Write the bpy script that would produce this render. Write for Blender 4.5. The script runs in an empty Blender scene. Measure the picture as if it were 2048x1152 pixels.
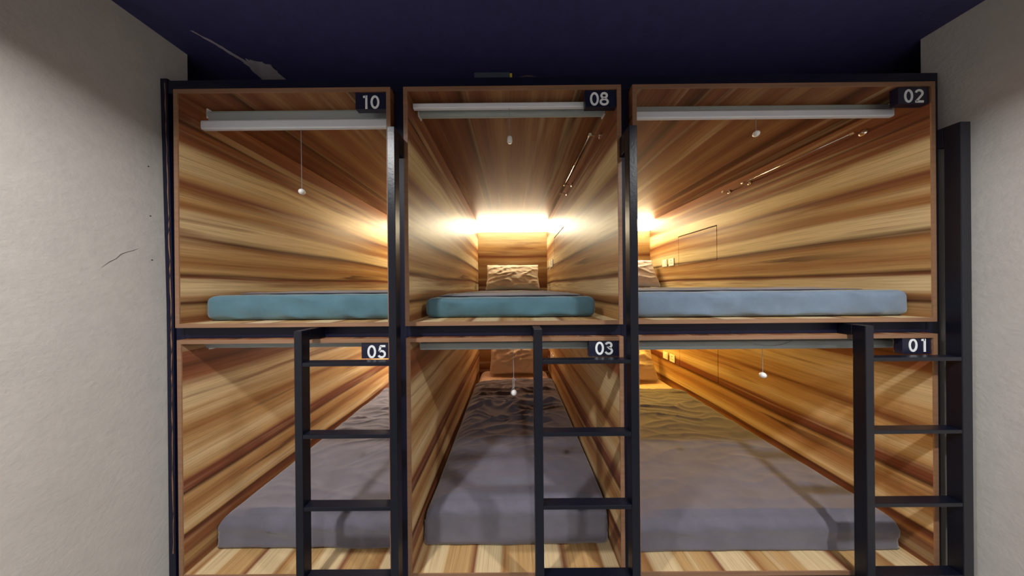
import bpy, bmesh, math, random
from mathutils import Vector, Matrix, noise

random.seed(4)
S = bpy.context.scene
C = S.collection
PI = math.pi

# ------------------------------------------------------------------ camera
CAMZ = 1.5
cam_d = bpy.data.cameras.new('camera')
cam = bpy.data.objects.new('camera', cam_d)
C.objects.link(cam)
cam_d.sensor_fit = 'HORIZONTAL'
cam_d.sensor_width = 36.0
cam_d.lens = 36.0 * 460.0 / 2048.0
cam_d.clip_start = 0.02
yaw, pit, rol = 0.0016, -0.0004, -0.0088
Ry = Matrix(((math.cos(yaw), math.sin(yaw), 0), (-math.sin(yaw), math.cos(yaw), 0), (0, 0, 1)))
Rp = Matrix(((1, 0, 0), (0, math.cos(pit), math.sin(pit)), (0, -math.sin(pit), math.cos(pit))))
Rr = Matrix(((math.cos(rol), 0, math.sin(rol)), (0, 1, 0), (-math.sin(rol), 0, math.cos(rol))))
R = Rr @ Rp @ Ry
right, fwd, up = R[0], R[1], R[2]
m3 = Matrix((right, up, -fwd)).transposed()
cam.matrix_world = Matrix.Translation((0, 0, CAMZ)) @ m3.to_4x4()
S.camera = cam

# ------------------------------------------------------------------ light, exposure
S.view_settings.view_transform = 'Standard'
S.view_settings.look = 'None'
S.view_settings.gamma = 1.0
S.view_settings.use_curve_mapping = False
S.view_settings.exposure = 0.0
W = bpy.data.worlds.new('world')
S.world = W
W.use_nodes = True
W.node_tree.nodes['Background'].inputs[0].default_value = (0.5, 0.6, 1.0, 1)
W.node_tree.nodes['Background'].inputs[1].default_value = 0.05


def disk_lamp(name, x, y, z, power, size, col):
    d = bpy.data.lights.new(name, 'AREA')
    d.shape = 'DISK'
    d.size = size
    d.energy = power
    d.spread = 2.45
    d.color = col
    o = bpy.data.objects.new(name, d)
    C.objects.link(o)
    o.location = (x, y, z)
    return o


ROOM_COL = (1.0, 0.98, 0.97)
disk_lamp('ceiling_downlight', -1.00, 0.0, CAMZ + 1.150, 30, 0.11, ROOM_COL)
disk_lamp('ceiling_downlight', 1.30, 0.0, CAMZ + 1.150, 30, 0.11, ROOM_COL)
disk_lamp('ceiling_downlight', 0.15, -1.1, CAMZ + 1.150, 24, 0.11, ROOM_COL)


# ------------------------------------------------------------------ node helpers
def mat(name):
    m = bpy.data.materials.new(name)
    m.use_nodes = True
    nt = m.node_tree
    b = nt.nodes['Principled BSDF']
    return m, nt, b


def N(nt, t, **kw):
    n = nt.nodes.new(t)
    for k, v in kw.items():
        if k.startswith('i_'):
            n.inputs[k[2:].replace('_', ' ')].default_value = v
        else:
            setattr(n, k, v)
    return n


def L(nt, a, b):
    nt.links.new(a, b)


def math_n(nt, op, a, b=None, c=None):
    n = nt.nodes.new('ShaderNodeMath')
    n.operation = op
    for i, v in enumerate((a, b, c)):
        if v is None:
            continue
        if isinstance(v, (int, float)):
            n.inputs[i].default_value = v
        else:
            L(nt, v, n.inputs[i])
    return n.outputs[0]


def comb(nt, x, y, z):
    n = nt.nodes.new('ShaderNodeCombineXYZ')
    for i, v in enumerate((x, y, z)):
        if isinstance(v, (int, float)):
            n.inputs[i].default_value = v
        else:
            L(nt, v, n.inputs[i])
    return n.outputs[0]


def noise_n(nt, vec, scale=1.0, detail=2.0, rough=0.5):
    n = nt.nodes.new('ShaderNodeTexNoise')
    n.inputs['Scale'].default_value = scale
    n.inputs['Detail'].default_value = detail
    n.inputs['Roughness'].default_value = rough
    if vec is not None:
        L(nt, vec, n.inputs['Vector'])
    return n.outputs['Fac']


def ramp_n(nt, fac, stops, interp='LINEAR'):
    n = nt.nodes.new('ShaderNodeValToRGB')
    cr = n.color_ramp
    cr.interpolation = interp
    while len(cr.elements) > 2:
        cr.elements.remove(cr.elements[-1])
    cr.elements[0].position = stops[0][0]
    cr.elements[0].color = (*stops[0][1], 1)
    cr.elements[1].position = stops[-1][0]
    cr.elements[1].color = (*stops[-1][1], 1)
    for p, c in stops[1:-1]:
        e = cr.elements.new(p)
        e.color = (*c, 1)
    L(nt, fac, n.inputs[0])
    return n.outputs[0]


def mix_n(nt, kind, fac, a, b):
    n = nt.nodes.new('ShaderNodeMix')
    n.data_type = 'RGBA'
    n.blend_type = kind
    for s, v in ((0, fac), (6, a), (7, b)):
        if isinstance(v, (int, float)):
            n.inputs[s].default_value = v
        elif isinstance(v, tuple):
            n.inputs[s].default_value = (*v, 1)
        else:
            L(nt, v, n.inputs[s])
    return n.outputs[2]


# wood laminate colours
cC = (0.66, 0.51, 0.29)
cT = (0.50, 0.31, 0.13)
cM = (0.33, 0.155, 0.055)
cR = (0.19, 0.060, 0.028)
cB = (0.27, 0.105, 0.045)
cD = (0.09, 0.032, 0.012)


def wood(name, across, along, span, off, stops, seed, rough=0.44, warp=0.045, feathers=()):
    """laminate: the bands run along one axis and follow a ramp across the other"""
    m, nt, b = mat(name)
    tc = N(nt, 'ShaderNodeTexCoord')
    sp = N(nt, 'ShaderNodeSeparateXYZ')
    L(nt, tc.outputs['Object'], sp.inputs[0])
    ax = {'x': 0, 'y': 1, 'z': 2}
    a = sp.outputs[ax[across]]
    l = sp.outputs[ax[along]]
    v1 = comb(nt, math_n(nt, 'MULTIPLY', a, 1.8), math_n(nt, 'MULTIPLY', l, 0.45), seed)
    w1 = math_n(nt, 'SUBTRACT', noise_n(nt, v1, 1.0, 1.0), 0.5)
    v2 = comb(nt, math_n(nt, 'MULTIPLY', a, 9.0), math_n(nt, 'MULTIPLY', l, 0.9), seed + 3.3)
    w2 = math_n(nt, 'SUBTRACT', noise_n(nt, v2, 1.0, 2.0), 0.5)
    wa = math_n(nt, 'ADD', a, math_n(nt, 'MULTIPLY', w1, warp * 2.6))
    wa = math_n(nt, 'ADD', wa, math_n(nt, 'MULTIPLY', w2, warp * 0.8))
    p = math_n(nt, 'DIVIDE', math_n(nt, 'SUBTRACT', off, wa), span)
    if isinstance(off, (int, float)):
        pass
    base = ramp_n(nt, p, stops)
    # darker heart lines that start and stop
    v3 = comb(nt, math_n(nt, 'MULTIPLY', wa, 13.0), math_n(nt, 'MULTIPLY', l, 0.75), seed + 7)
    h = noise_n(nt, v3, 1.0, 3.0, 0.55)
    hf = ramp_n(nt, h, [(0.0, (0, 0, 0)), (0.58, (0, 0, 0)), (0.67, (.65, .65, .65)), (1, (.9, .9, .9))])
    col = mix_n(nt, 'MIX', hf, base, cR)
    v3b = comb(nt, math_n(nt, 'MULTIPLY', wa, 16.0), math_n(nt, 'MULTIPLY', l, 0.7), seed + 17)
    h2 = noise_n(nt, v3b, 1.0, 2.0, 0.5)
    hf2 = ramp_n(nt, h2, [(0.0, (0, 0, 0)), (0.55, (0, 0, 0)), (0.68, (.5, .5, .5)), (1, (.7, .7, .7))])
    col = mix_n(nt, 'MIX', hf2, col, cC)
    # dark feathers: (across, tip along, direction, length, half width)
    for fa, fl, fd, fL, fw in feathers:
        t = math_n(nt, 'DIVIDE', math_n(nt, 'MULTIPLY', math_n(nt, 'SUBTRACT', l, fl), fd), fL)
        vj = comb(nt, math_n(nt, 'MULTIPLY', wa, 90.0), math_n(nt, 'MULTIPLY', l, 6.0), seed + fa)
        jag = math_n(nt, 'MULTIPLY', math_n(nt, 'SUBTRACT', noise_n(nt, vj, 1.0, 2.0), 0.5), fw * 1.6)
        da = math_n(nt, 'ABSOLUTE', math_n(nt, 'ADD', math_n(nt, 'SUBTRACT', wa, fa), jag))
        hw = math_n(nt, 'MULTIPLY', math_n(nt, 'MINIMUM', math_n(nt, 'MULTIPLY', t, 2.0), 1.0), fw)
        mk = N(nt, 'ShaderNodeClamp')
        L(nt, math_n(nt, 'DIVIDE', math_n(nt, 'SUBTRACT', hw, da), 0.012), mk.inputs[0])
        fade = N(nt, 'ShaderNodeClamp')
        L(nt, math_n(nt, 'MULTIPLY', math_n(nt, 'SUBTRACT', 1.0, t), 1.6), fade.inputs[0])
        on = math_n(nt, 'GREATER_THAN', t, 0.0)
        mm = math_n(nt, 'MULTIPLY', math_n(nt, 'MULTIPLY', mk.outputs[0], fade.outputs[0]), math_n(nt, 'MULTIPLY', on, 0.85))
        col = mix_n(nt, 'MIX', mm, col, cD)
    # fine pores and streaks
    v4 = comb(nt, math_n(nt, 'MULTIPLY', wa, 170.0), math_n(nt, 'MULTIPLY', l, 3.2), seed + 11)
    s = noise_n(nt, v4, 1.0, 4.0, 0.65)
    sf = ramp_n(nt, s, [(0.0, (.45, .42, .38)), (0.38, (.72, .69, .66)), (0.52, (1, 1, 1)), (1, (1.0, 1.0, 1.0))])
    col = mix_n(nt, 'MULTIPLY', 0.8, col, sf)
    v5 = comb(nt, math_n(nt, 'MULTIPLY', wa, 45.0), math_n(nt, 'MULTIPLY', l, 1.5), seed + 13)
    s2 = noise_n(nt, v5, 1.0, 3.0, 0.6)
    sf2 = ramp_n(nt, s2, [(0.0, (.6, .55, .5)), (0.45, (.88, .86, .84)), (0.6, (1, 1, 1)), (1, (1.0, 1.0, 1.0))])
    col = mix_n(nt, 'MULTIPLY', 0.8, col, sf2)
    L(nt, col, b.inputs['Base Color'])
    b.inputs['Roughness'].default_value = rough
    b.inputs['Specular IOR Level'].default_value = 0.25
    bp = N(nt, 'ShaderNodeBump')
    bp.inputs['Strength'].default_value = 0.05
    bp.inputs['Distance'].default_value = 0.002
    L(nt, s, bp.inputs['Height'])
    L(nt, bp.outputs[0], b.inputs['Normal'])
    return m


cM2 = (0.37, 0.19, 0.08)
SIDE = [(0, cB), (.09, cR), (.12, cR), (.133, cD), (.15, cB), (.19, cR), (.225, cB), (.25, cC), (.33, cC), (.36, cT),
        (.385, cR), (.42, cM), (.45, cT), (.475, cM), (.505, cM), (.525, cC), (.60, cC), (.62, cD), (.645, cM),
        (.68, cT), (.73, cM), (.77, cT), (.79, cD), (.80, cR), (.815, cC), (.87, cC), (.895, cM), (.93, cD), (.95, cT), (1, cM)]
LOW = [(0, cB), (.075, cR), (.085, cD), (.10, cR), (.14, cB), (.19, cC), (.26, cC), (.30, cT), (.34, cT), (.38, cM), (.42, cT),
       (.47, cT), (.51, cC), (.56, cT), (.585, cR), (.63, cR), (.645, cD), (.665, cT), (.72, cM), (.77, cT), (.81, cC),
       (.835, cT), (.845, cD), (.87, cR), (.89, cM), (.94, cT), (.97, cR), (1, cM)]  # top and dark bands deepened and reddened to stand in for shadow
CEIL = [(0, cR), (.06, cD), (.10, cB), (.15, cB), (.18, cR), (.22, cD), (.25, cB), (.31, cM2), (.36, cB), (.42, cM2),
        (.46, cB), (.52, cB), (.57, cM2), (.62, cB), (.66, cR), (.71, cB), (.75, cD), (.78, cR), (.83, cB), (.88, cR), (.93, cB), (1, cR)]
FLOOR = [(0, cT), (.05, cC), (.12, cC), (.13, cM), (.18, cT), (.28, cT), (.30, cR), (.32, cC), (.42, cC), (.44, cT),
         (.55, cT), (.58, cM), (.60, cC), (.70, cC), (.71, cR), (.74, cT), (.84, cT), (.86, cC), (.93, cC), (.95, cM), (1, cT)]
BACK = [(0, cC), (.16, cC), (.22, cT), (.30, cT), (.36, cR), (.40, cT), (.48, cM), (.55, cT), (.65, cM), (.72, cM), (.80, cR), (.9, cR), (1, cD)]  # pale top bands stand in for the glow under the light panel

FR = ((.335, .83, -1, .75, .024), (.66, .30, 1, .5, .010), (.21, 1.75, -1, .6, .010))
FL = ((.255, .80, 1, .80, .024), (.62, .35, 1, .7, .010), (.80, 1.2, -1, .6, .010))
FLL = ((.285, .09, 1, .95, .026), (.62, .75, -1, .7, .010), (.80, 1.2, -1, .6, .010))
m_side_r = wood('wood_laminate_right_side', 'z', 'y', 1.03, 1.046, SIDE, 1.0, feathers=FR)
m_side_l = wood('wood_laminate_left_side', 'z', 'y', 1.03, 1.046, SIDE, 1.4, feathers=FL)
m_low_r = wood('wood_laminate_lower_right_side', 'z', 'y', 1.03, 1.046, LOW, 5.4, feathers=FR)
m_low_l = wood('wood_laminate_lower_left_side', 'z', 'y', 1.03, 1.046, LOW, 5.9, feathers=FLL)
m_ceil = wood('wood_laminate_ceiling', 'x', 'y', 1.0, 1.0, CEIL, 2.0, warp=0.03, feathers=((.30, .35, 1, .5, .012), (.72, .5, 1, .6, .010)))
m_ceil_wide = wood('wood_laminate_wide_ceiling', 'x', 'y', 1.34, 1.34, CEIL, 2.7, warp=0.03)
m_floor = wood('wood_laminate_floor', 'x', 'y', 1.0, 1.0, FLOOR, 3.0, warp=0.02)
m_floor_wide = wood('wood_laminate_wide_floor', 'x', 'y', 1.34, 1.34, FLOOR, 3.9, warp=0.02)
m_back = wood('wood_laminate_back_lit_top', 'z', 'x', 0.92, 0.92, BACK, 4.0, warp=0.04, feathers=((.80, .72, -1, .4, .007),))
m_edge, nt, b = mat('wood_edge_banding')
tc = N(nt, 'ShaderNodeTexCoord')
mp = N(nt, 'ShaderNodeMapping')
mp.inputs['Scale'].default_value = (3, 300, 60)
L(nt, tc.outputs['Object'], mp.inputs[0])
e = noise_n(nt, mp.outputs[0], 1.0, 3.0)
L(nt, ramp_n(nt, e, [(0, (.17, .085, .045)), (.5, (.27, .145, .08)), (1, (.38, .22, .12))]), b.inputs['Base Color'])
b.inputs['Roughness'].default_value = 0.45


def simple(name, col, rough=0.5, metal=0.0, bump=0.0, bscale=40.0, var=0.0, spec=0.5):
    m, nt, b = mat(name)
    b.inputs['Base Color'].default_value = (*col, 1)
    b.inputs['Roughness'].default_value = rough
    b.inputs['Metallic'].default_value = metal
    b.inputs['Specular IOR Level'].default_value = spec
    tc = N(nt, 'ShaderNodeTexCoord')
    if var:
        n = noise_n(nt, tc.outputs['Object'], bscale * 0.3, 4.0, 0.6)
        lo = tuple(c * (1 - var) for c in col)
        hi = tuple(min(1, c * (1 + var)) for c in col)
        L(nt, ramp_n(nt, n, [(0.25, lo), (0.75, hi)]), b.inputs['Base Color'])
    if bump:
        n = noise_n(nt, tc.outputs['Object'], bscale, 4.0, 0.6)
        bp = N(nt, 'ShaderNodeBump')
        bp.inputs['Strength'].default_value = 1.0
        bp.inputs['Distance'].default_value = bump
        L(nt, n, bp.inputs['Height'])
        L(nt, bp.outputs[0], b.inputs['Normal'])
    return m


m_plaster = simple('plaster_wall', (0.585, 0.56, 0.525), 0.75, bump=0.0012, bscale=60, var=0.05)
m_plaster_mark = simple('plaster_crack', (0.30, 0.29, 0.27), 0.9)
m_navy = simple('navy_ceiling_paint', (0.045, 0.042, 0.145), 0.6, bump=0.001, bscale=50, var=0.15)
m_scrape = simple('bare_plaster_patch', (0.42, 0.39, 0.47), 0.9, var=0.2, bscale=60)
m_floor_room = simple('grey_floor', (0.16, 0.155, 0.15), 0.5, var=0.15, bscale=12)
m_steel = simple('black_painted_steel', (0.003, 0.0045, 0.012), 0.33, bump=0.0004, bscale=90, spec=0.4)
m_frame = simple('navy_black_frame_paint', (0.004, 0.005, 0.022), 0.5, bump=0.0005, bscale=70, spec=0.3)
m_sign = simple('navy_sign_plastic', (0.008, 0.010, 0.032), 0.35)
m_digit = simple('white_sign_lettering', (0.85, 0.90, 0.93), 0.5)
m_white = simple('white_aluminium', (0.72, 0.77, 0.84), 0.35)
m_blind = simple('grey_blind_fabric', (0.34, 0.39, 0.40), 0.8, bump=0.0003, bscale=400)
m_cord = simple('grey_cord', (0.30, 0.30, 0.32), 0.7)
m_ball = simple('white_plastic', (0.85, 0.85, 0.83), 0.3)
m_chrome = simple('chrome', (0.85, 0.80, 0.74), 0.12, metal=1.0)
m_socket = simple('ivory_socket_plastic', (0.80, 0.76, 0.66), 0.35)
m_dark = simple('dark_slot', (0.01, 0.01, 0.01), 0.8)
m_slate = simple('slate_metal', (0.05, 0.075, 0.095), 0.5)
m_yellow = simple('yellow_tag', (0.55, 0.42, 0.03), 0.6)
m_cable = simple('brown_cable', (0.07, 0.04, 0.05), 0.5)
m_screw = simple('zinc_screw', (0.6, 0.6, 0.6), 0.3, metal=1.0)


def fabric(name, col, var=0.12, weave=900):
    m, nt, b = mat(name)
    tc = N(nt, 'ShaderNodeTexCoord')
    n = noise_n(nt, tc.outputs['Object'], 7.0, 5.0, 0.65)
    lo = tuple(c * (1 - var) for c in col)
    hi = tuple(min(1, c * (1 + var)) for c in col)
    c1 = ramp_n(nt, n, [(0.3, lo), (0.7, hi)])
    fn = noise_n(nt, tc.outputs['Object'], weave, 1.0)
    c2 = ramp_n(nt, fn, [(0.3, (.9, .9, .9)), (0.7, (1, 1, 1))])
    L(nt, mix_n(nt, 'MULTIPLY', 1.0, c1, c2), b.inputs['Base Color'])
    b.inputs['Roughness'].default_value = 0.92
    b.inputs['Specular IOR Level'].default_value = 0.15
    b.inputs['Sheen Weight'].default_value = 0.25
    b.inputs['Sheen Roughness'].default_value = 0.5
    bp = N(nt, 'ShaderNodeBump')
    bp.inputs['Strength'].default_value = 0.6
    bp.inputs['Distance'].default_value = 0.0006
    L(nt, noise_n(nt, tc.outputs['Object'], 260.0, 3.0), bp.inputs['Height'])
    L(nt, bp.outputs[0], b.inputs['Normal'])
    return m


m_teal = fabric('teal_cast_sheet', (0.080, 0.170, 0.215))  # cool light cast put into the colour of a grey fabric
m_teal_grey = fabric('blue_grey_cast_sheet', (0.155, 0.215, 0.29))  # grey fabric again, its colour tinted for the cool light
m_cover = fabric('grey_purple_cover', (0.135, 0.128, 0.162))
m_peach = fabric('cream_sheet', (0.62, 0.46, 0.36))
m_pillow = fabric('cream_pillowcase', (0.66, 0.55, 0.42), 0.06)
m_pillow_w = fabric('pale_lilac_pillowcase', (0.62, 0.56, 0.56), 0.06)


def emis(name, col, strength):
    m, nt, b = mat(name)
    b.inputs['Base Color'].default_value = (0.9, 0.88, 0.8, 1)
    b.inputs['Emission Color'].default_value = (*col, 1)
    b.inputs['Emission Strength'].default_value = strength
    return m


# ------------------------------------------------------------------ mesh helpers
def obj(name, bm, m, parent=None, smooth=False, bevel=0.0, mats=None):
    me = bpy.data.meshes.new(name)
    bmesh.ops.recalc_face_normals(bm, faces=bm.faces)
    bm.to_mesh(me)
    bm.free()
    for mm in (mats or [m]):
        me.materials.append(mm)
    o = bpy.data.objects.new(name, me)
    C.objects.link(o)
    if parent:
        o.parent = parent
    if smooth:
        for p in me.polygons:
            p.use_smooth = True
    if bevel:
        bv = o.modifiers.new('bevel', 'BEVEL')
        bv.width = bevel
        bv.segments = 2
        bv.limit_method = 'ANGLE'
    return o


def tag(o, label, cat, group=None):
    o['label'] = label
    o['category'] = cat
    if group:
        o['group'] = group
    return o


def thing(name, label, cat, loc=(0, 0, 0), group=None):
    o = bpy.data.objects.new(name, None)
    o.empty_display_size = 0.05
    C.objects.link(o)
    o.location = loc
    return tag(o, label, cat, group)


def struct(o):
    o['kind'] = 'structure'
    return o


def box(bm, x0, x1, y0, y1, z0, z1, mi=0):
    vs = [bm.verts.new((x, y, z)) for x in (x0, x1) for y in (y0, y1) for z in (z0, z1)]
    for idx in ((0, 1, 3, 2), (4, 6, 7, 5), (0, 4, 5, 1), (2, 3, 7, 6), (0, 2, 6, 4), (1, 5, 7, 3)):
        f = bm.faces.new([vs[i] for i in idx])
        f.material_index = mi
    return vs


def tube(bm, pts, r, seg=10, caps=True):
    rings = []
    pts = [Vector(p) for p in pts]
    for i, p in enumerate(pts):
        t = (pts[min(i + 1, len(pts) - 1)] - pts[max(i - 1, 0)]).normalized()
        u = t.cross(Vector((0, 0, 1)))
        if u.length < 1e-3:
            u = t.cross(Vector((1, 0, 0)))
        u.normalize()
        v = t.cross(u)
        rr = r[i] if isinstance(r, (list, tuple)) else r
        rings.append([bm.verts.new(p + (u * math.cos(2 * PI * k / seg) + v * math.sin(2 * PI * k / seg)) * rr) for k in range(seg)])
    for a, b2 in zip(rings, rings[1:]):
        for k in range(seg):
            bm.faces.new((a[k], a[(k + 1) % seg], b2[(k + 1) % seg], b2[k]))
    if caps:
        bm.faces.new(rings[0])
        bm.faces.new(list(reversed(rings[-1])))


def B():
    return bmesh.new()


# ------------------------------------------------------------------ the room
XL, XR, ZC = -1.605, 1.965, CAMZ + 1.172
bm = B()
box(bm, -2.6, 2.9, -2.2, 3.5, -0.1, 0.0)
struct(obj('floor', bm, m_floor_room))
bm = B()
box(bm, -2.6, 2.9, -2.2, 3.5, ZC, ZC + 0.1)
ceiling = struct(obj('ceiling', bm, m_navy))
def leaning_board(bm, outer, levels, y0, y1):
    """levels: (z, inner x); the inner face follows the slightly uneven plaster"""
    ring = []
    for z, x in levels:
        ring.append([bm.verts.new(p) for p in ((outer, y0, z), (x, y0, z), (x, y1, z), (outer, y1, z))] if isinstance(outer, float)
                    else [bm.verts.new(p) for p in ((x + outer[0], y0, z), (x + outer[1], y0, z), (x + outer[1], y1, z), (x + outer[0], y1, z))])
    for a, c in zip(ring, ring[1:]):
        for k in range(4):
            bm.faces.new((a[k], a[(k + 1) % 4], c[(k + 1) % 4], c[k]))
    bm.faces.new(ring[0]); bm.faces.new(list(reversed(ring[-1])))


def wall_x(z):
    t = min(1, max(0, (z - CAMZ + .1) / 1.1))
    return -1.584 - .020 * t


LV = [(z * ZC / 12, wall_x(z * ZC / 12)) for z in range(13)]
bm = B()
leaning_board(bm, XL - 0.12, LV, -2.2, 1.14)
wl = struct(obj('wall_left', bm, m_plaster))
bm = B()
box(bm, XR, XR + 0.12, -2.2, 1.105, 0.0, ZC)
wr = struct(obj('wall_right', bm, m_plaster))
bm = B()
box(bm, -2.6, -2.5, 1.14, 3.5, 0, ZC)
box(bm, -2.5, XL - 0.12, 1.10, 1.14, 0, ZC)
struct(obj('wall_recess_left', bm, m_navy))
bm = B()
box(bm, 2.8, 2.9, 1.105, 3.5, 0, ZC)
box(bm, XR + 0.12, 2.8, 1.065, 1.105, 0, ZC)
struct(obj('wall_recess_right', bm, m_navy))
bm = B()
box(bm, -2.6, 2.9, 3.4, 3.5, 0, ZC)
struct(obj('wall_back', bm, m_navy))
bm = B()
box(bm, -2.6, 2.9, -2.3, -2.2, 0, ZC)
struct(obj('wall_rear', bm, m_plaster))


# bare plaster showing where the navy ceiling paint has come off
def ceiling_patch(name, pts, n=5, jit=0.006):
    bm = B()
    out = []
    k = len(pts)
    for i in range(k):
        a, b2 = Vector(pts[i]), Vector(pts[(i + 1) % k])
        for j in range(n):
            p = a.lerp(b2, j / n)
            out.append((p.x + random.uniform(-jit, jit), p.y + random.uniform(-jit, jit)))
    vs = [bm.verts.new((x, y, ZC - 0.0008)) for x, y in out]
    vt = [bm.verts.new((x, y, ZC + 0.002)) for x, y in out]
    bm.faces.new(vs)
    for i in range(len(vs)):
        j = (i + 1) % len(vs)
        bm.faces.new((vs[i], vs[j], vt[j], vt[i]))
    bmesh.ops.triangulate(bm, faces=[f for f in bm.faces if len(f.verts) > 4])
    return obj(name, bm, m_scrape, ceiling)


ceiling_patch('bare_plaster_patch', [(-1.440, 1.035), (-1.432, 1.035), (-1.395, 1.085), (-1.37, 1.14), (-1.348, 1.183),
                                     (-1.368, 1.186), (-1.39, 1.14), (-1.41, 1.085)], 5, 0.0025)
ceiling_patch('bare_plaster_patch', [(-1.37, 1.185), (-1.335, 1.165), (-1.30, 1.18), (-1.27, 1.185), (-1.245, 1.20), (-1.25, 1.25),
                                     (-1.24, 1.33), (-1.30, 1.31), (-1.33, 1.34), (-1.39, 1.31)], 5, 0.006)

# hairline crack and nail holes in the left wall
bm = B()
cr = [(0.885, .094), (0.905, .118), (0.918, .132), (0.93, .152), (0.945, .163), (0.960, .171), (0.974, .181)]
cr = [(wall_x(CAMZ + z) + 0.0003, y + random.uniform(-.0015, .0015), CAMZ + z) for y, z in cr]
tube(bm, cr, [.0003, .0012, .0009, .0014, .0008, .001, .0002], 6)
obj('hairline_crack', bm, m_plaster_mark, wl)
for y, z in ((1.009, .548), (1.011, .331), (1.012, .137)):
    bm = B()
    tube(bm, [(wall_x(CAMZ + z) - .002, y, CAMZ + z), (wall_x(CAMZ + z) + .0005, y, CAMZ + z)], .0026, 8)
    obj('nail_hole', bm, m_dark, wl)

# ------------------------------------------------------------------ sleeping pods
YF = 1.02
T = 0.018
YE = YF + 1.967      # ceiling panel ends here
YK = YF + 2.083      # back panel
HATCH = (2.088 - YF, 2.574 - YF, 0.40, 0.722)   # y0,y1,z0,z1 from the pod's base


def make_pod(num, x0, x1, z0, z1, up, desc, led, strength, hatch):
    w, h = x1 - x0, z1 - z0
    r = thing('sleeping_pod', desc, 'bunk pod', (x0, YF, z0), 'sleeping pods in two stacked rows')
    D = YK - YF
    msl, ms = (m_side_l, m_side_r) if up else (m_low_l, m_low_r)
    g = 0.004        # the edge strip stands proud of the panels' fronts
    bm = B(); box(bm, 0, T, g, D + T, 0, h); obj('left_panel', bm, msl, r)
    if hatch:
        y0, y1, a, c = HATCH
        bm = B()
        box(bm, w - T, w, g, y0, 0, h)
        box(bm, w - T, w, y1, D + T, 0, h)
        box(bm, w - T, w, y0, y1, 0, a)
        box(bm, w - T, w, y0, y1, c, h)
        obj('right_panel', bm, ms, r)
        bm = B()
        box(bm, w - T + .001, w - .002, y0 + .007, y1 - .003, a + .003, c - .010)
        obj('hatch_door', bm, ms, r)
        bm = B()
        box(bm, w - .0015, w + .004, y0 - .01, y1 + .01, a - .01, c + .01)
        obj('hatch_back', bm, m_dark, r)
    else:
        bm = B(); box(bm, w - T, w, g, D + T, 0, h); obj('right_panel', bm, ms, r)
    wide = w > 1.1
    bm = B(); box(bm, T, w - T, g, D, 0, T); obj('floor_panel', bm, m_floor_wide if wide else m_floor, r)
    bm = B(); box(bm, T, w - T, g, YE - YF, h - T, h); obj('ceiling_panel', bm, m_ceil_wide if wide else m_ceil, r)
    bm = B(); box(bm, T, w - T, D, D + T, T, h); obj('back_panel', bm, m_back, r)
    bm = B(); box(bm, T, w - T, YE - YF, D, h - .004, h); obj('light_trough_lid', bm, m_white, r)
    # edge banding round the mouth
    bm = B()
    for (a, c, d, e2) in ((0, w, 0, T), (0, w, h - T, h), (0, T, T, h - T), (w - T, w, T, h - T)):
        box(bm, a, c, 0, g, d, e2)
    obj('edge_banding', bm, m_edge, r)
    # sloping light diffuser at the head end
    bm = B()
    ya, yb, za, zb = YE - YF, D, h - .006, h - T - .124
    t = .004
    vs = [bm.verts.new(p) for p in ((T, ya, za), (w - T, ya, za), (w - T, yb, zb), (T, yb, zb),
                                    (T, ya + t, za + t), (w - T, ya + t, za + t), (w - T, yb, zb + t), (T, yb, zb + t))]
    for idx in ((0, 1, 2, 3), (7, 6, 5, 4), (0, 4, 5, 1), (2, 6, 7, 3), (0, 3, 7, 4), (1, 5, 6, 2)):
        bm.faces.new([vs[i] for i in idx])
    d = obj('light_diffuser', bm, emis('light_diffuser_' + num, led, strength), r)
    d['label'] = 'glowing warm white light panel at the head end'
    return r


ZU0, ZU1 = CAMZ - .1654, CAMZ + .8966
ZL0, ZL1 = CAMZ - 1.285, CAMZ - .2194
UX = {'10': (-1.500, -.535), '08': (-.477, .4893), '02': (.5399, 1.8774)}
LX = {'05': (-1.494, -.535), '03': (-.474, .4906), '01': (.5420, 1.8789)}
WARM = (1.0, 0.66, 0.26)
pods = {}
PD = {
    '10': (UX['10'], 1, 'top left wood-lined sleeping pod marked 10', (1, .80, .46), 42, False),
    '08': (UX['08'], 1, 'top middle wood-lined sleeping pod marked 08', (1, .86, .58), 32, True),
    '02': (UX['02'], 1, 'top right wide wood-lined sleeping pod marked 02', (1, .82, .46), 42, True),
    '05': (LX['05'], 0, 'bottom left wood-lined sleeping pod marked 05', (1, .90, .74), 60, False),
    '03': (LX['03'], 0, 'bottom middle wood-lined sleeping pod marked 03', (1, .62, .34), 14, True),
    '01': (LX['01'], 0, 'bottom right wide wood-lined sleeping pod marked 01', (1, .62, .12), 40, True),
}
for k, (xx, upf, desc, led, st, ha) in PD.items():
    z0, z1 = (ZU0, ZU1) if upf else (ZL0, ZL1)
    pods[k] = make_pod(k, xx[0], xx[1], z0, z1, upf, desc, led, st, ha)
    pods[k]['r'] = 0
    del pods[k]['r']
POD = {k: dict(x0=v[0][0], x1=v[0][1], z0=(ZU0 if v[1] else ZL0), z1=(ZU1 if v[1] else ZL1)) for k, v in PD.items()}

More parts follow.
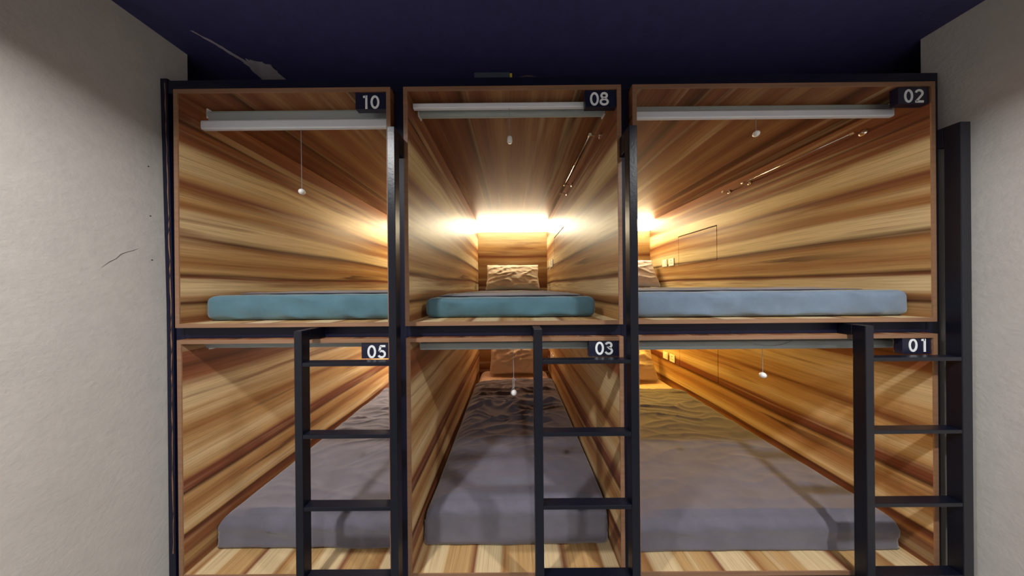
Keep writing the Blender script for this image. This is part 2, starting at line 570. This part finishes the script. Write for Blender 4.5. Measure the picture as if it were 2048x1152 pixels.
# ------------------------------------------------------------------ steel frame holding the pods
fr = thing('bunk_frame', 'black steel frame of posts and beams holding the six wooden sleeping pods', 'frame', (0, YF, 0))
FY = 0.030
posts = [(-1.5395, -1.502), (-.531, -.481), (.494, .537), (1.881, 1.944)]
for a, c in posts:
    bm = B(); box(bm, a, c, FY, FY + .05, 0, ZU1 + .006); obj('post', bm, m_frame, fr, bevel=.002)
    bm = B(); box(bm, a, c, 2.05, 2.098, 0, ZU1 + .006); obj('post', bm, m_frame, fr, bevel=.002)
bm = B(); box(bm, -1.5675, 1.944, FY, FY + .05, ZU1 + .006, ZU1 + .066); obj('top_beam', bm, m_frame, fr, bevel=.002)
for (a, c) in ((-1.502, -.531), (-.481, .494), (.537, 1.881)):
    bm = B(); box(bm, a, c, FY, FY + .05, ZL1 + .001, ZU0 - .001); obj('middle_beam', bm, m_frame, fr, bevel=.0015)
    bm = B(); box(bm, a, c, FY, FY + .05, ZL0 - .052, ZL0 - .001); obj('bottom_beam', bm, m_frame, fr, bevel=.0015)
bm = B()
BLV = [(z * (ZU1 + .075) / 12, wall_x(z * (ZU1 + .075) / 12)) for z in range(13)]
for k in range(12):
    (za, xa), (zb, xb) = BLV[k], BLV[k + 1]
leaning_board(bm, (.002, .0335), BLV, .029, .05)
o = obj('scribe_board', bm, m_frame, fr, bevel=.001)
bm = B()
prev = None
zz = 0.3
pts = []
while zz < ZU1 + .06:
    pts.append((wall_x(zz) + .024 + random.uniform(-.0015, .0015), .0288, zz))
    zz += .05
tube(bm, pts, [random.uniform(.0008, .003) for _ in pts], 6)
o = obj('filler_seam', bm, m_edge, fr)
o['label'] = 'brown filler showing in the seam of the left frame board'

# ------------------------------------------------------------------ ladders
def ladder(label, xs0, xs1, xt0, xt1, yf, zs, zt, rungs, rz0=0.0):
    r = thing('ladder', label, 'ladder', ((xs0 + xt1) / 2, yf, 0), 'ladders to the upper pods')
    ox = (xs0 + xt1) / 2
    dp = .038
    back = YF - .001 - yf
    bm = B(); box(bm, xs0 - ox, xs1 - ox, 0, dp, 0, zs); obj('short_rail', bm, m_steel, r, bevel=.002)
    bm = B(); box(bm, xt0 - ox, xt1 - ox, 0, dp, 0, zt); obj('grab_rail', bm, m_steel, r, bevel=.002)
    bm = B(); box(bm, xs0 - ox, xs1 - ox, dp + .0005, back + .03, zs - .045, zs); obj('rail_bracket', bm, m_steel, r, bevel=.002)
    bm = B(); box(bm, xt0 - ox, xt1 - ox, dp + .0005, back, zt - .085, zt); obj('rail_bracket', bm, m_steel, r, bevel=.002)
    for z in rungs:
        bm = B(); box(bm, xs1 - ox, xt0 - ox, .001, dp - .001, z - .016, z); obj('rung', bm, m_steel, r, bevel=.0015)
    return r


ladder('black steel ladder leading to top left pod, in front of bottom left pod 05', -.892, -.860, -.505, -.474, .935, CAMZ - .168, CAMZ + .662,
       [CAMZ - .298, CAMZ - .593, CAMZ - .889, CAMZ - 1.184])
ladder('black steel ladder leading to top middle pod, in front of bottom middle pod 03', .085, .120, .479, .512, .935, CAMZ - .168, CAMZ + .657,
       [CAMZ - .296, CAMZ - .591, CAMZ - .889, CAMZ - 1.184])
ladder('black steel ladder leading to top right pod, beside the right wall', 1.477, 1.512, 1.880, 1.923, .965, CAMZ - .172, CAMZ + .680,
       [CAMZ - .306, CAMZ - .611, CAMZ - .918, CAMZ - 1.222])


# ------------------------------------------------------------------ number signs
def ribbon(bm, pts, w, y0, y1):
    pts = [Vector((p[0], p[1])) for p in pts]
    n = len(pts)
    closed = (pts[0] - pts[-1]).length < 1e-6
    if closed:
        pts = pts[:-1]
        n -= 1
    Ls, Rs = [], []
    for i in range(n):
        if closed:
            a, c = pts[i - 1], pts[(i + 1) % n]
            d1, d2 = (pts[i] - a).normalized(), (c - pts[i]).normalized()
        else:
            d1 = (pts[i] - pts[i - 1]).normalized() if i > 0 else (pts[1] - pts[0]).normalized()
            d2 = (pts[i + 1] - pts[i]).normalized() if i < n - 1 else d1
        nn = Vector((-(d1.y + d2.y), d1.x + d2.x))
        nn.normalize()
        k = 1 / max(.45, nn.dot(Vector((-d1.y, d1.x))))
        Ls.append(pts[i] + nn * w / 2 * k)
        Rs.append(pts[i] - nn * w / 2 * k)
    fl = [bm.verts.new((p.x, y0, p.y)) for p in Ls]
    frr = [bm.verts.new((p.x, y0, p.y)) for p in Rs]
    bl = [bm.verts.new((p.x, y1, p.y)) for p in Ls]
    br = [bm.verts.new((p.x, y1, p.y)) for p in Rs]
    m = n if closed else n - 1
    for i in range(m):
        j = (i + 1) % n
        bm.faces.new((fl[i], fl[j], frr[j], frr[i]))
        bm.faces.new((bl[i], br[i], br[j], bl[j]))
        bm.faces.new((fl[i], bl[i], bl[j], fl[j]))
        bm.faces.new((frr[i], frr[j], br[j], br[i]))
    if not closed:
        bm.faces.new((fl[0], frr[0], br[0], bl[0]))
        bm.faces.new((fl[-1], bl[-1], br[-1], frr[-1]))


def arc(cx, cy, rx, ry, a0, a1, n=22):
    return [(cx + rx * math.cos(math.radians(a0 + (a1 - a0) * i / n)), cy + ry * math.sin(math.radians(a0 + (a1 - a0) * i / n))) for i in range(n + 1)]


SW = .155


def digit_strokes(ch):
    h = SW / 2
    if ch == '0':
        p = arc(.33, .5, .33 - h, .5 - h, 0, 360, 40)
        p[-1] = p[0]
        return [p]
    if ch == '1':
        return [[(.34, 0), (.34, 1)], [(.34, 1 - h * 1.0), (.10, 1 - h * 1.35)]]
    if ch == '2':
        a = arc(.31, .70, .27 - h * .3, .30 - h, 165, -32, 20)
        return [a + [(.10, h + .02)], [(.02, h), (.64, h)]]
    if ch == '3':
        return [arc(.30, .735, .25 - h * .5, .265 - h, 165, -90, 20) + arc(.30, .29, .30 - h * .7, .29 - h, 90, -165, 24)[1:]]
    if ch == '5':
        return [[(.60, 1 - h), (.20, 1 - h)], [(.235, 1 - h), (.14, .52)], arc(.31, .315, .33 - h, .315 - h, 128, -155, 26)]
    if ch == '8':
        a = arc(.32, .745, .25 - h * .6, .255 - h, 0, 360, 32)
        a[-1] = a[0]
        c = arc(.32, .28, .32 - h * .7, .28 - h, 0, 360, 36)
        c[-1] = c[0]
        return [a, c]


def sign(num, label, x0, x1, z0, z1, xd, zd, hd):
    r = thing('number_sign', label, 'sign', (x0, YF + .0055, z0), 'pod number signs')
    bm = B(); box(bm, 0, x1 - x0, 0, .024, 0, z1 - z0); obj('sign_board', bm, m_sign, r, bevel=.0008)
    for i, ch in enumerate(num):
        bm = B()
        for s in digit_strokes(ch):
            sc = [(x * hd + xd[i] - x0, z * hd + zd - z0) for x, z in s]
            ribbon(bm, sc, SW * hd, -.0012, 0.0)
        obj('digit', bm, m_digit, r)


# x0,x1 of board; digits' left edges; digit base; height
for num, up, bx, dx, dz, hh in (
        ('10', 1, (-.693, -.5535), (-.664, -.625), .804, .0595),
        ('08', 1, (.332, .4705), (.353, .397), .8085, .0595),
        ('02', 1, (1.722, 1.8587), (1.748, 1.796), .8075, .0595),
        ('05', 0, (-.676, -.5535), (-.649, -.604), -.3085, .0585),
        ('03', 0, (.339, .4720), (.367, .409), -.3015, .0585),
        ('01', 0, (1.733, 1.8603), (1.759, 1.810), -.300, .0585)):
    P = POD[num]
    zt = P['z1'] - T - .0005
    pos = {'10': 'top left', '08': 'top middle', '02': 'top right', '05': 'bottom left', '03': 'bottom middle', '01': 'bottom right'}[num]
    sign(num, 'dark number sign reading %s in upper right corner of the %s pod' % (num, pos), bx[0], bx[1], zt - (.0755 if up else .0715), zt, dx, CAMZ + dz, hh)


# ------------------------------------------------------------------ roller blinds with pull cords
def lathe(bm, prof, cx, cy, cz, seg=20):
    rings = []
    for rr, z in prof:
        rings.append([bm.verts.new((cx + rr * math.cos(2 * PI * k / seg), cy + rr * math.sin(2 * PI * k / seg), cz + z)) for k in range(seg)])
    for a, b2 in zip(rings, rings[1:]):
        for k in range(seg):
            bm.faces.new((a[k], a[(k + 1) % seg], b2[(k + 1) % seg], b2[k]))
    bm.faces.new(rings[0])
    bm.faces.new(list(reversed(rings[-1])))


def blind(label, num, xa, xb, ryc, rzc, rr, by, bz, bh, ta, tb, cord_x, ball_z, kind):
    """roller tube round (ryc,rzc) between ta..tb, bottom rail centred (by,bz) between xa..xb, pull cord below"""
    P = POD[num]
    r = thing('roller_blind', label, 'blind', ((xa + xb) / 2, by, P['z1'] - T), 'rolled up blinds in the pod mouths')
    o = r.location
    bm = B()
    n = 20
    tube(bm, [(ta - o.x, ryc - o.y, rzc - o.z), (tb - o.x, ryc - o.y, rzc - o.z)], rr, 24)
    obj('blind_roll', bm, m_blind, r, smooth=False, bevel=.0)
    for x in (ta, tb):
        s = 1 if x == ta else -1
        bm = B()
        box(bm, x - o.x - .006 * s, x - o.x - .001 * s, ryc - o.y - .018, ryc - o.y + .018, rzc - o.z - .02, -.0005)
        obj('end_bracket', bm, m_white, r)
    bm = B()
    # fabric hanging from the roll to the rail
    ya, za = ryc - o.y - rr, rzc - o.z
    yb2, zb2 = by - o.y + .004, bz - o.z
    vs = []
    for x in (ta + .01, tb - .01):
        for (yy, z3) in ((ya, za), (yb2, zb2), (yb2 + .0015, zb2), (ya + .0015, za)):
            vs.append(bm.verts.new((x - o.x, yy, z3)))
    for idx in ((0, 1, 5, 4), (2, 3, 7, 6), (0, 4, 7, 3), (1, 2, 6, 5), (0, 3, 2, 1), (4, 5, 6, 7)):
        bm.faces.new([vs[i] for i in idx])
    obj('blind_fabric', bm, m_blind, r)
    bm = B()
    prof = [(-.009, -bh * .7), (-.006, -bh), (.006, -bh), (.009, -bh * .7), (.009, bh * .7), (.006, bh), (-.006, bh), (-.009, bh * .7)]
    ra = [bm.verts.new((xa - o.x, by - o.y + y, bz - o.z + z)) for y, z in prof]
    rb = [bm.verts.new((xb - o.x, by - o.y + y, bz - o.z + z)) for y, z in prof]
    for i in range(8):
        j = (i + 1) % 8
        bm.faces.new((ra[i], ra[j], rb[j], rb[i]))
    bm.faces.new(ra); bm.faces.new(list(reversed(rb)))
    obj('bottom_rail', bm, m_white if P['z0'] > 1 else m_blind, r)
    bm = B()
    tube(bm, [(cord_x - o.x, by - o.y, bz - bh - o.z), (cord_x + .002 - o.x, by - o.y, ball_z + .012 - o.z)], .0011, 6)
    cord = obj('pull_cord', bm, m_cord, r)
    bm = B()
    if kind == 'bell':
        lathe(bm, [(.004, .016), (.009, .013), (.0115, .006), (.012, -.010), (.010, -.015), (.004, -.0155)], cord_x + .002 - o.x, by - o.y, ball_z - o.z)
    else:
        pr = [(max(.0006, .0135 * math.sin(PI * i / 12)), .0135 * math.cos(PI * i / 12)) for i in range(13)]
        lathe(bm, pr, cord_x + .002 - o.x, by - o.y, ball_z - o.z)
    obj('cord_knob', bm, m_ball, cord, smooth=True)
    return r


Z = CAMZ
blind('rolled up white and grey blind with a long pull cord, in pod 10', '10', -1.468, -.556, 1.125, Z + .852, .021, 1.095, Z + .786, .021, -1.462, -.570, -1.001, Z + .467, 'ball')
blind('rolled up white and grey blind with a bell shaped pull, in pod 08', '08', -.449, .430, 1.125, Z + .853, .0175, 1.064, Z + .8405, .0118, -.442, .448, -.008, Z + .686, 'bell')
blind('rolled up white and grey blind with a short pull cord, in pod 02', '02', .566, 1.806, 1.125, Z + .857, .018, 1.095, Z + .812, .0170, .570, 1.835, 1.163, Z + .722, 'ball')
blind('rolled up pale blind edge just showing, in pod 05', '05', -1.462, -.560, 1.120, Z - .262, .018, 1.102, Z - .2615, .012, -1.455, -.570, -1.018, Z - .46, 'ball')
rb = blind('rolled up grey blind with a knotted pull cord, in pod 03', '03', -.440, .452, 1.125, Z - .2585, .0185, 1.100, Z - .275, .0160, -.442, .446, .0015, Z - .5015, 'ball')
b01 = blind('wide rolled up grey blind with cord looped across it, in pod 01', '01', .566, 1.800, 1.125, Z - .259, .019, 1.100, Z - .281, .0185, .570, 1.830, 1.190, Z - .427, 'ball')
# knotted loop above the knob in 03
o3 = rb.location
bm = B()
pts = []
for i in range(19):
    a = 2 * PI * i / 18
    pts.append((.0015 + .004 * math.sin(a) - o3.x, 1.100 - .004 - o3.y, Z - .452 + .026 * math.cos(a) - o3.z))
tube(bm, pts, .0012, 6, False)
tube(bm, [(.004 - o3.x, 1.096 - o3.y, Z - .430 - o3.z), (.013 - o3.x, 1.094 - o3.y, Z - .440 - o3.z)], .001, 6)
tube(bm, [(-.003 - o3.x, 1.096 - o3.y, Z - .475 - o3.z), (-.013 - o3.x, 1.094 - o3.y, Z - .503 - o3.z)], .001, 6)
obj('cord_knot', bm, m_cord, rb)
o1 = b01.location
bm = B()
pts = []
for i in range(25):
    t = i / 24
    x = 1.085 + .24 * t
    z = -.262 - .024 * math.sin(PI * t ** 1.15)
    pts.append((x - o1.x, 1.0895 - o1.y, Z + z - o1.z))
tube(bm, pts, .0012, 6)
obj('loose_cord', bm, m_cord, b01)


# ------------------------------------------------------------------ clothes rails, hatches' sockets
def clothes_rail(label, num):
    P = POD[num]
    xw = P['x1'] - T
    z = CAMZ + .802
    r = thing('clothes_rail', label, 'rail', (xw, 1.5, z), 'chrome clothes rails')
    xo = -.056
    bm = B(); tube(bm, [(xo, 1.212 - 1.5, 0), (xo, 1.800 - 1.5, 0)], .0035, 12); obj('rod', bm, m_chrome, r, smooth=True)
    for y, full in ((1.217, 1), (1.797, 1), (1.965, 0)):
        bm = B()
        tube(bm, [(-.0005, y - 1.5, 0), (-.004, y - 1.5, 0), (-.007, y - 1.5, 0)], [.016, .016, .010], 18)
        tube(bm, [(-.006, y - 1.5, 0), (xo, y - 1.5, 0)], .004 if full else .0045, 10)
        if full:
            tube(bm, [(xo, y - 1.5 - .008, 0), (xo, y - 1.5 + .008, 0)], .0085, 14)
        else:
            tube(bm, [(xo - .006, y - 1.5, 0), (xo, y - 1.5, 0)], .010, 14)
        obj('wall_bracket' if full else 'hook', bm, m_chrome, r)
    return r


clothes_rail('thin chrome clothes rail on right wall of pod 08', '08')
clothes_rail('thin chrome clothes rail on right wall of pod 02', '02')


def socket(name, label, num, yc, kind):
    P = POD[num]
    xw = P['x1'] - T
    z = P['z0'] + .1654 + .284
    r = thing(name, label, 'socket' if kind else 'switch', (xw, yc, z), 'ivory wall plates in the pods')
    bm = B(); box(bm, -.009, -.0005, -.043, .043, -.043, .043); obj('plate', bm, m_socket, r, bevel=.002)
    if kind:
        for (dy, dz, a, c) in ((0, .018, .0035, .008), (-.013, -.012, .007, .003), (.013, -.012, .007, .003)):
            bm = B(); box(bm, -.0096, -.0088, dy - a, dy + a, dz - c, dz + c); obj('pin_hole', bm, m_dark, r)
    else:
        bm = B(); box(bm, -.0125, -.0088, -.026, .026, -.028, .028); obj('rocker', bm, m_socket, r, bevel=.0015)
    return r


for num, where in (('08', 'pod 08'), ('02', 'pod 02'), ('03', 'pod 03'), ('01', 'pod 01')):
    socket('light_switch', 'ivory switch plate nearer the pillow on right wall of %s' % where, num, 2.800, 0)
    socket('wall_socket', 'ivory power socket beside the hatch on right wall of %s' % where, num, 2.682, 1)


# ------------------------------------------------------------------ bedding
def nz(x, y, z=0.0):
    return noise.noise(Vector((x, y, z)))


def fbm(x, y, z=0.0):
    return nz(x, y, z) + .5 * nz(2.1 * x, 2.1 * y, z + 5) + .25 * nz(4.3 * x, 4.3 * y, z + 9)


def ridge(x, y, z=0.0):
    v = 1 - abs(nz(x, y, z)) * 2.2
    return max(0, v) ** 3


def rounded_block(x0, x1, y0, y1, z0, z1, r, step=.02, fn=None):
    """box with every edge and corner rounded to radius r"""
    def ticks(a, b2, st):
        out = [a + r * (1 - math.cos(PI / 2 * k / 4)) * 1.0 for k in range(4)]
        n = max(1, int((b2 - a - 2 * r) / st))
        out += [a + r + (b2 - a - 2 * r) * k / n for k in range(n + 1)]
        out += [b2 - r * (1 - math.cos(PI / 2 * k / 4)) for k in (3, 2, 1, 0)]
        return out
    X, Y, ZZ = ticks(x0, x1, step), ticks(y0, y1, step * 1.4), ticks(z0, z1, .02)
    nx, ny, nzz = len(X) - 1, len(Y) - 1, len(ZZ) - 1
    bm = B()
    grid = {}

    def V(i, j, k):
        key = (i, j, k)
        if key not in grid:
            p = Vector((X[i], Y[j], ZZ[k]))
            q = Vector((min(max(p.x, x0 + r), x1 - r), min(max(p.y, y0 + r), y1 - r), min(max(p.z, z0 + r), z1 - r)))
            d = p - q
            if d.length > 1e-9:
                p = q + d.normalized() * r
            if fn:
                p = fn(p)
            grid[key] = bm.verts.new(p)
        return grid[key]
    for i in range(nx):
        for j in range(ny):
            for k in (0, nzz):
                bm.faces.new((V(i, j, k), V(i + 1, j, k), V(i + 1, j + 1, k), V(i, j + 1, k)))
    for k in range(nzz):
        for i in range(nx):
            for j in (0, ny):
                bm.faces.new((V(i, j, k), V(i + 1, j, k), V(i + 1, j, k + 1), V(i, j, k + 1)))
        for j in range(ny):
            for i in (0, nx):
                bm.faces.new((V(i, j, k), V(i, j + 1, k), V(i, j + 1, k + 1), V(i, j, k + 1)))
    return bm


def mattress(label, num, x0, x1, yf, th, m, wr=.008, seed=0.0, group=None, r=.032):
    P = POD[num]
    zf = P['z0'] + T + .0015

    def fn(p):
        f = max(0, 1 - (p.y - yf) / .12)
        hz = (p.z - zf) / th
        q = Vector(p)
        a = wr * fbm(p.x * 7 + seed, p.z * 14 + p.y * 3, seed)
        a += wr * 1.4 * ridge(p.x * 3.2 + p.z * 9 + seed, p.z * 6 - p.x * 1.5, seed)
        a *= min(1, max(0, min(p.x - x0, x1 - p.x) / .12))
        q.y -= a * f * (1 if 0.05 < hz < .95 else .3)
        if hz > .9:
            q.z += .003 * fbm(p.x * 5, p.y * 5, seed)
        return q
    bm = rounded_block(x0, x1, yf, 3.085, zf, zf + th, r, .018, fn)
    o = obj('mattress', bm, m, None, smooth=True)
    return tag(o, label, 'mattress', group or 'thin mattresses in the sleeping pods')


mattress('teal covered mattress on the floor of pod 10', '10', -1.475, -.560, 1.095, .122, m_teal, seed=1.0)
mattress('teal covered mattress on the floor of pod 08', '08', -.433, .413, 1.128, .100, m_teal, seed=4.0)
mattress('wide blue-grey mattress on the floor of pod 02', '02', .566, 1.856, 1.072, .120, m_teal_grey, seed=7.0)
for k, xx in (('05', (-1.462, -.566)), ('03', (-.440, .452)), ('01', (.572, 1.842))):
    mattress({'05': 'cream sheeted mattress showing at the head end of pod 05',
              '03': 'cream sheeted mattress showing below the pillow of pod 03',
              '01': 'wide cream sheeted mattress showing below the pillow of pod 01'}[k], k, (-.425 if k == '03' else xx[0]), xx[1], 1.175, .172 if k == '03' else .110, m_peach, seed=9.0, wr=.003, r=(.08 if k == '03' else .04))


def top_blanket(label, num, x0, x1, y0, y1, zt, seed):
    """thin rumpled blanket lying on an upper mattress"""
    bm = B()
    nx, ny = 60, 90
    rows = []
    for j in range(ny + 1):
        y = y0 + (y1 - y0) * j / ny
        row = []
        for i in range(nx + 1):
            x = x0 + (x1 - x0) * i / nx
            yy = y + .02 * nz(x * 4, seed) * (1 - j / ny)
            z = zt + .004 + .006 * (fbm(x * 3 + seed, y * 8, seed) + 1) * .5 + .007 * ridge(x * 2 + seed, y * 7, seed)
            e2 = min(i, nx - i, j, ny - j) / 3
            if e2 < 1:
                z = zt + .003 + (z - zt - .003) * e2
            row.append(bm.verts.new((x, yy, z)))
        rows.append(row)
    for j in range(ny):
        for i in range(nx):
            bm.faces.new((rows[j][i], rows[j][i + 1], rows[j + 1][i + 1], rows[j + 1][i]))
    o = obj('blanket', bm, m_cover, None, smooth=True)
    s = o.modifiers.new('solidify', 'SOLIDIFY')
    s.thickness = .003
    s.offset = 1
    return tag(o, label, 'blanket', 'grey blankets on the upper mattresses')


top_blanket('thin grey-purple blanket lying on the teal mattress in pod 10', '10', -1.44, -.59, 1.22, 2.7, POD['10']['z0'] + T + .122 + .002, 2.0)
top_blanket('thin grey-purple blanket lying on the teal mattress in pod 08', '08', -.39, .37, 1.21, 2.7, POD['08']['z0'] + T + .100 + .002, 5.0)
top_blanket('thin grey-purple blanket lying on the blue-grey mattress in pod 02', '02', .60, 1.82, 1.20, 2.7, POD['02']['z0'] + T + .120 + .002, 8.0)


def bed_cover(label, num, x0, x1, yf, ye, th, seed, tilt=0.0, m=m_cover, lift=0.0, wr=1.0, drop=0.0):
    """cover drawn over a lower mattress and down its front, folded back at the head end"""
    P = POD[num]
    zf = P['z0'] + T + .003
    prof = []
    r = .045
    zt = zf + th
    for i in range(9):
        prof.append((yf + .006 * math.sin(PI * i / 8), zf + lift + (zt - r - zf - lift) * i / 8, 0))
    for i in range(1, 9):
        a = PI / 2 * i / 8
        prof.append((yf + r - r * math.cos(a), zt - r + r * math.sin(a), 1))
    n = 170
    for i in range(1, n + 1):
        prof.append((yf + r + (ye - yf - r) * i / n, zt, 2))
    # folded hem at the head end
    nx = 90
    bm = B()
    rows = []
    w = x1 - x0
    for j, (py, pz, kd) in enumerate(prof):
        row = []
        for i in range(nx + 1):
            u = i / nx
            x = x0 + w * u
            ex = min(u, 1 - u) * w
            y, z = py, pz
            cr2 = .03
            if kd < 2 and ex < cr2:                       # rounded corners in plan
                t = 1 - ex / cr2
                y += cr2 * (1 - math.sqrt(max(0, 1 - t * t))) * .7
            hh = (z - zf) / th
            if drop and u * w < .13:
                z -= drop * (1 - math.sqrt(max(0, 1 - (1 - u * w / .13) ** 2))) * min(1, hh)
            if kd >= 1:
                z += tilt * (u - .5) * min(1, (py - yf) / .2)
                if ex < .04:
                    t = 1 - ex / .04
                    z -= .04 * (1 - math.sqrt(max(0, 1 - t * t)))
            if kd == 2:
                d = py - yf
                wz = .35 + 1.2 * math.exp(-((py - 2.15) / .38) ** 2)
                wv = ridge(x * 1.5 + seed + .5 * nz(x * 2, py * 2, seed), py * 7.5 + .9 * nz(x * 3 + seed, py * 2), seed)
                wv += .6 * ridge(x * 3.2 + seed, py * 14 + 1.5 * nz(x * 4, py * 3, seed), seed + 3)
                z += wr * wz * .012 * wv * (min(1, ex / .12) * .9 + .1)
                z += .006 * fbm(x * 2.5 + seed, py * 2.5, seed)
                z += .010 * (1 - (2 * u - 1) ** 2)
                # hem: a raised band, then a crease
                if py > ye - .075:
                    z += .007
                elif py > ye - .09:
                    z -= .004
            else:
                y -= (.006 * fbm(x * 4 + seed, hh * 2, seed) + .007 * ridge(x * 3 + hh * 1.3 + seed, hh * 1.2 + x, seed)) * (.3 + hh * .7)
                if kd == 0:
                    z += (.006 * nz(x * 7 + seed, 3.3) + .008 * nz(x * 2.3 + seed, 1.1)) * (1 - hh)
                    z = max(z, zf + .0)
            row.append(bm.verts.new((x, y, z)))
        rows.append(row)
    # sides tucked down
    def side(i0, sgn):
        low = []
        for j, row in enumerate(rows):
            v = row[i0].co
            low.append(bm.verts.new((v.x, v.y, max(zf, min(v.z - .075, zf + .05)))))
        for j in range(len(rows) - 1):
            bm.faces.new((rows[j][i0], rows[j + 1][i0], low[j + 1], low[j]))
    for j in range(len(rows) - 1):
        for i in range(nx):
            bm.faces.new((rows[j][i], rows[j][i + 1], rows[j + 1][i + 1], rows[j + 1][i]))
    side(0, -1)
    side(nx, 1)
    me_o = obj('bed_cover', bm, m, None, smooth=True)
    s = me_o.modifiers.new('solidify', 'SOLIDIFY')
    s.thickness = .004
    s.offset = -1
    return tag(me_o, label, 'bed cover', 'grey bed covers on the lower mattresses')


bed_cover('smooth grey-purple bed cover over the mattress in pod 05', '05', -1.468, -.562, 1.120, 2.60, .137, 3.0, lift=.004)
bed_cover('wrinkled grey-purple bed cover over the mattress in pod 03', '03', -.4495, .465, 1.130, 2.64, .196, 11.0, tilt=.03, lift=.006, wr=1.9, drop=.06)
bed_cover('wide grey-purple bed cover over the mattress in pod 01', '01', .568, 1.854, 1.098, 2.50, .137, 21.0, lift=.002)


def pillow(label, loc, w, h, th, rx, rz, m, seed):
    bm = B()
    nu, nv = 56, 36
    for side in (1, -1):
        rows = []
        for j in range(nv + 1):
            v = -1 + 2 * j / nv
            row = []
            for i in range(nu + 1):
                u = -1 + 2 * i / nu
                t = ((1 - abs(u) ** 2.6) * (1 - abs(v) ** 2.4)) ** .55 if abs(u) < 1 and abs(v) < 1 else 0
                # pinched edges, sharp ears
                x = u * w / 2 * (1 - .045 * (1 - v * v) * abs(u) ** 3 * -1 - .03 * (1 - v * v))
                z = v * h / 2 * (1 - .05 * (1 - u * u) * abs(v) ** 3)
                x = u * w / 2 * (1 - .035 * (1 - v * v) ** 2)
                z = v * h / 2 * (1 - .045 * (1 - u * u) ** 2)
                wv = ridge(u * 1.2 + v * 1.6 + seed, v * 2.6 - u * 1.4 + seed, seed)
                wv += .5 * ridge(u * 3.1 + v * 2 + seed, v * 3.6 - u * 1.1, seed + 4)
                x += .006 * nz(v * 4 + seed, u * 2) * abs(u) ** 4
                y = -side * (th / 2 * t + (.013 * wv * (t ** .5)))
                row.append(bm.verts.new((x, y, z + h / 2)))
            rows.append(row)
        for j in range(nv):
            for i in range(nu):
                bm.faces.new((rows[j][i], rows[j][i + 1], rows[j + 1][i + 1], rows[j + 1][i]))
    bmesh.ops.remove_doubles(bm, verts=bm.verts, dist=.0006)
    o = obj('pillow', bm, m, None, smooth=True)
    o.rotation_euler = (rx, 0, rz)
    o.location = loc
    return tag(o, label, 'pillow', 'pillows propped at the head ends')


zu = POD['08']['z0'] + T
pillow('crumpled cream pillow propped against the back of pod 08', (.005, 2.80, zu + .122), .66, .365, .12, -.50, 0, m_pillow, 2.3)
pillow('pale pillow propped up beside the post in pod 02', (1.40, 2.78, zu + .142), .80, .40, .12, -.52, 0, m_pillow_w, 6.3)
zl = POD['03']['z0'] + T
pillow('orange-lit cream pillow propped against the back of pod 03', (.04, 2.86, zl + .195), .66, .42, .12, -.34, 0, m_pillow, 9.1)
pillow('yellow-lit crumpled pillow propped up in pod 01', (1.36, 2.78, zl + .134), .80, .42, .12, -.46, 0, m_pillow, 12.7)

# ------------------------------------------------------------------ odds and ends on top of the frame
r = thing('junction_box', 'dark metal junction box with yellow tab above pod 08', 'box', (-.09, 1.17, ZU1 + .001))
bm = B(); box(bm, -.09, .085, -.03, .05, 0, .172); obj('box_body', bm, m_slate, r, bevel=.002)
bm = B(); box(bm, .086, .098, -.03, .02, .142, .166); obj('tab', bm, m_yellow, r)
bm = B()
pts = [(.085 + .065 * math.cos(a) + .0, 1.16, ZU1 + .125 + .045 * math.sin(a)) for a in [PI - PI * i / 14 for i in range(15)]]
pts = [(pts[0][0], 1.16, ZU1 + .004)] + pts + [(pts[-1][0], 1.16, ZU1 + .004)]
tube(bm, pts, .004, 8)
tag(obj('cable_loop', bm, m_cable), 'brown cable loop sticking up above pod 08', 'cable')
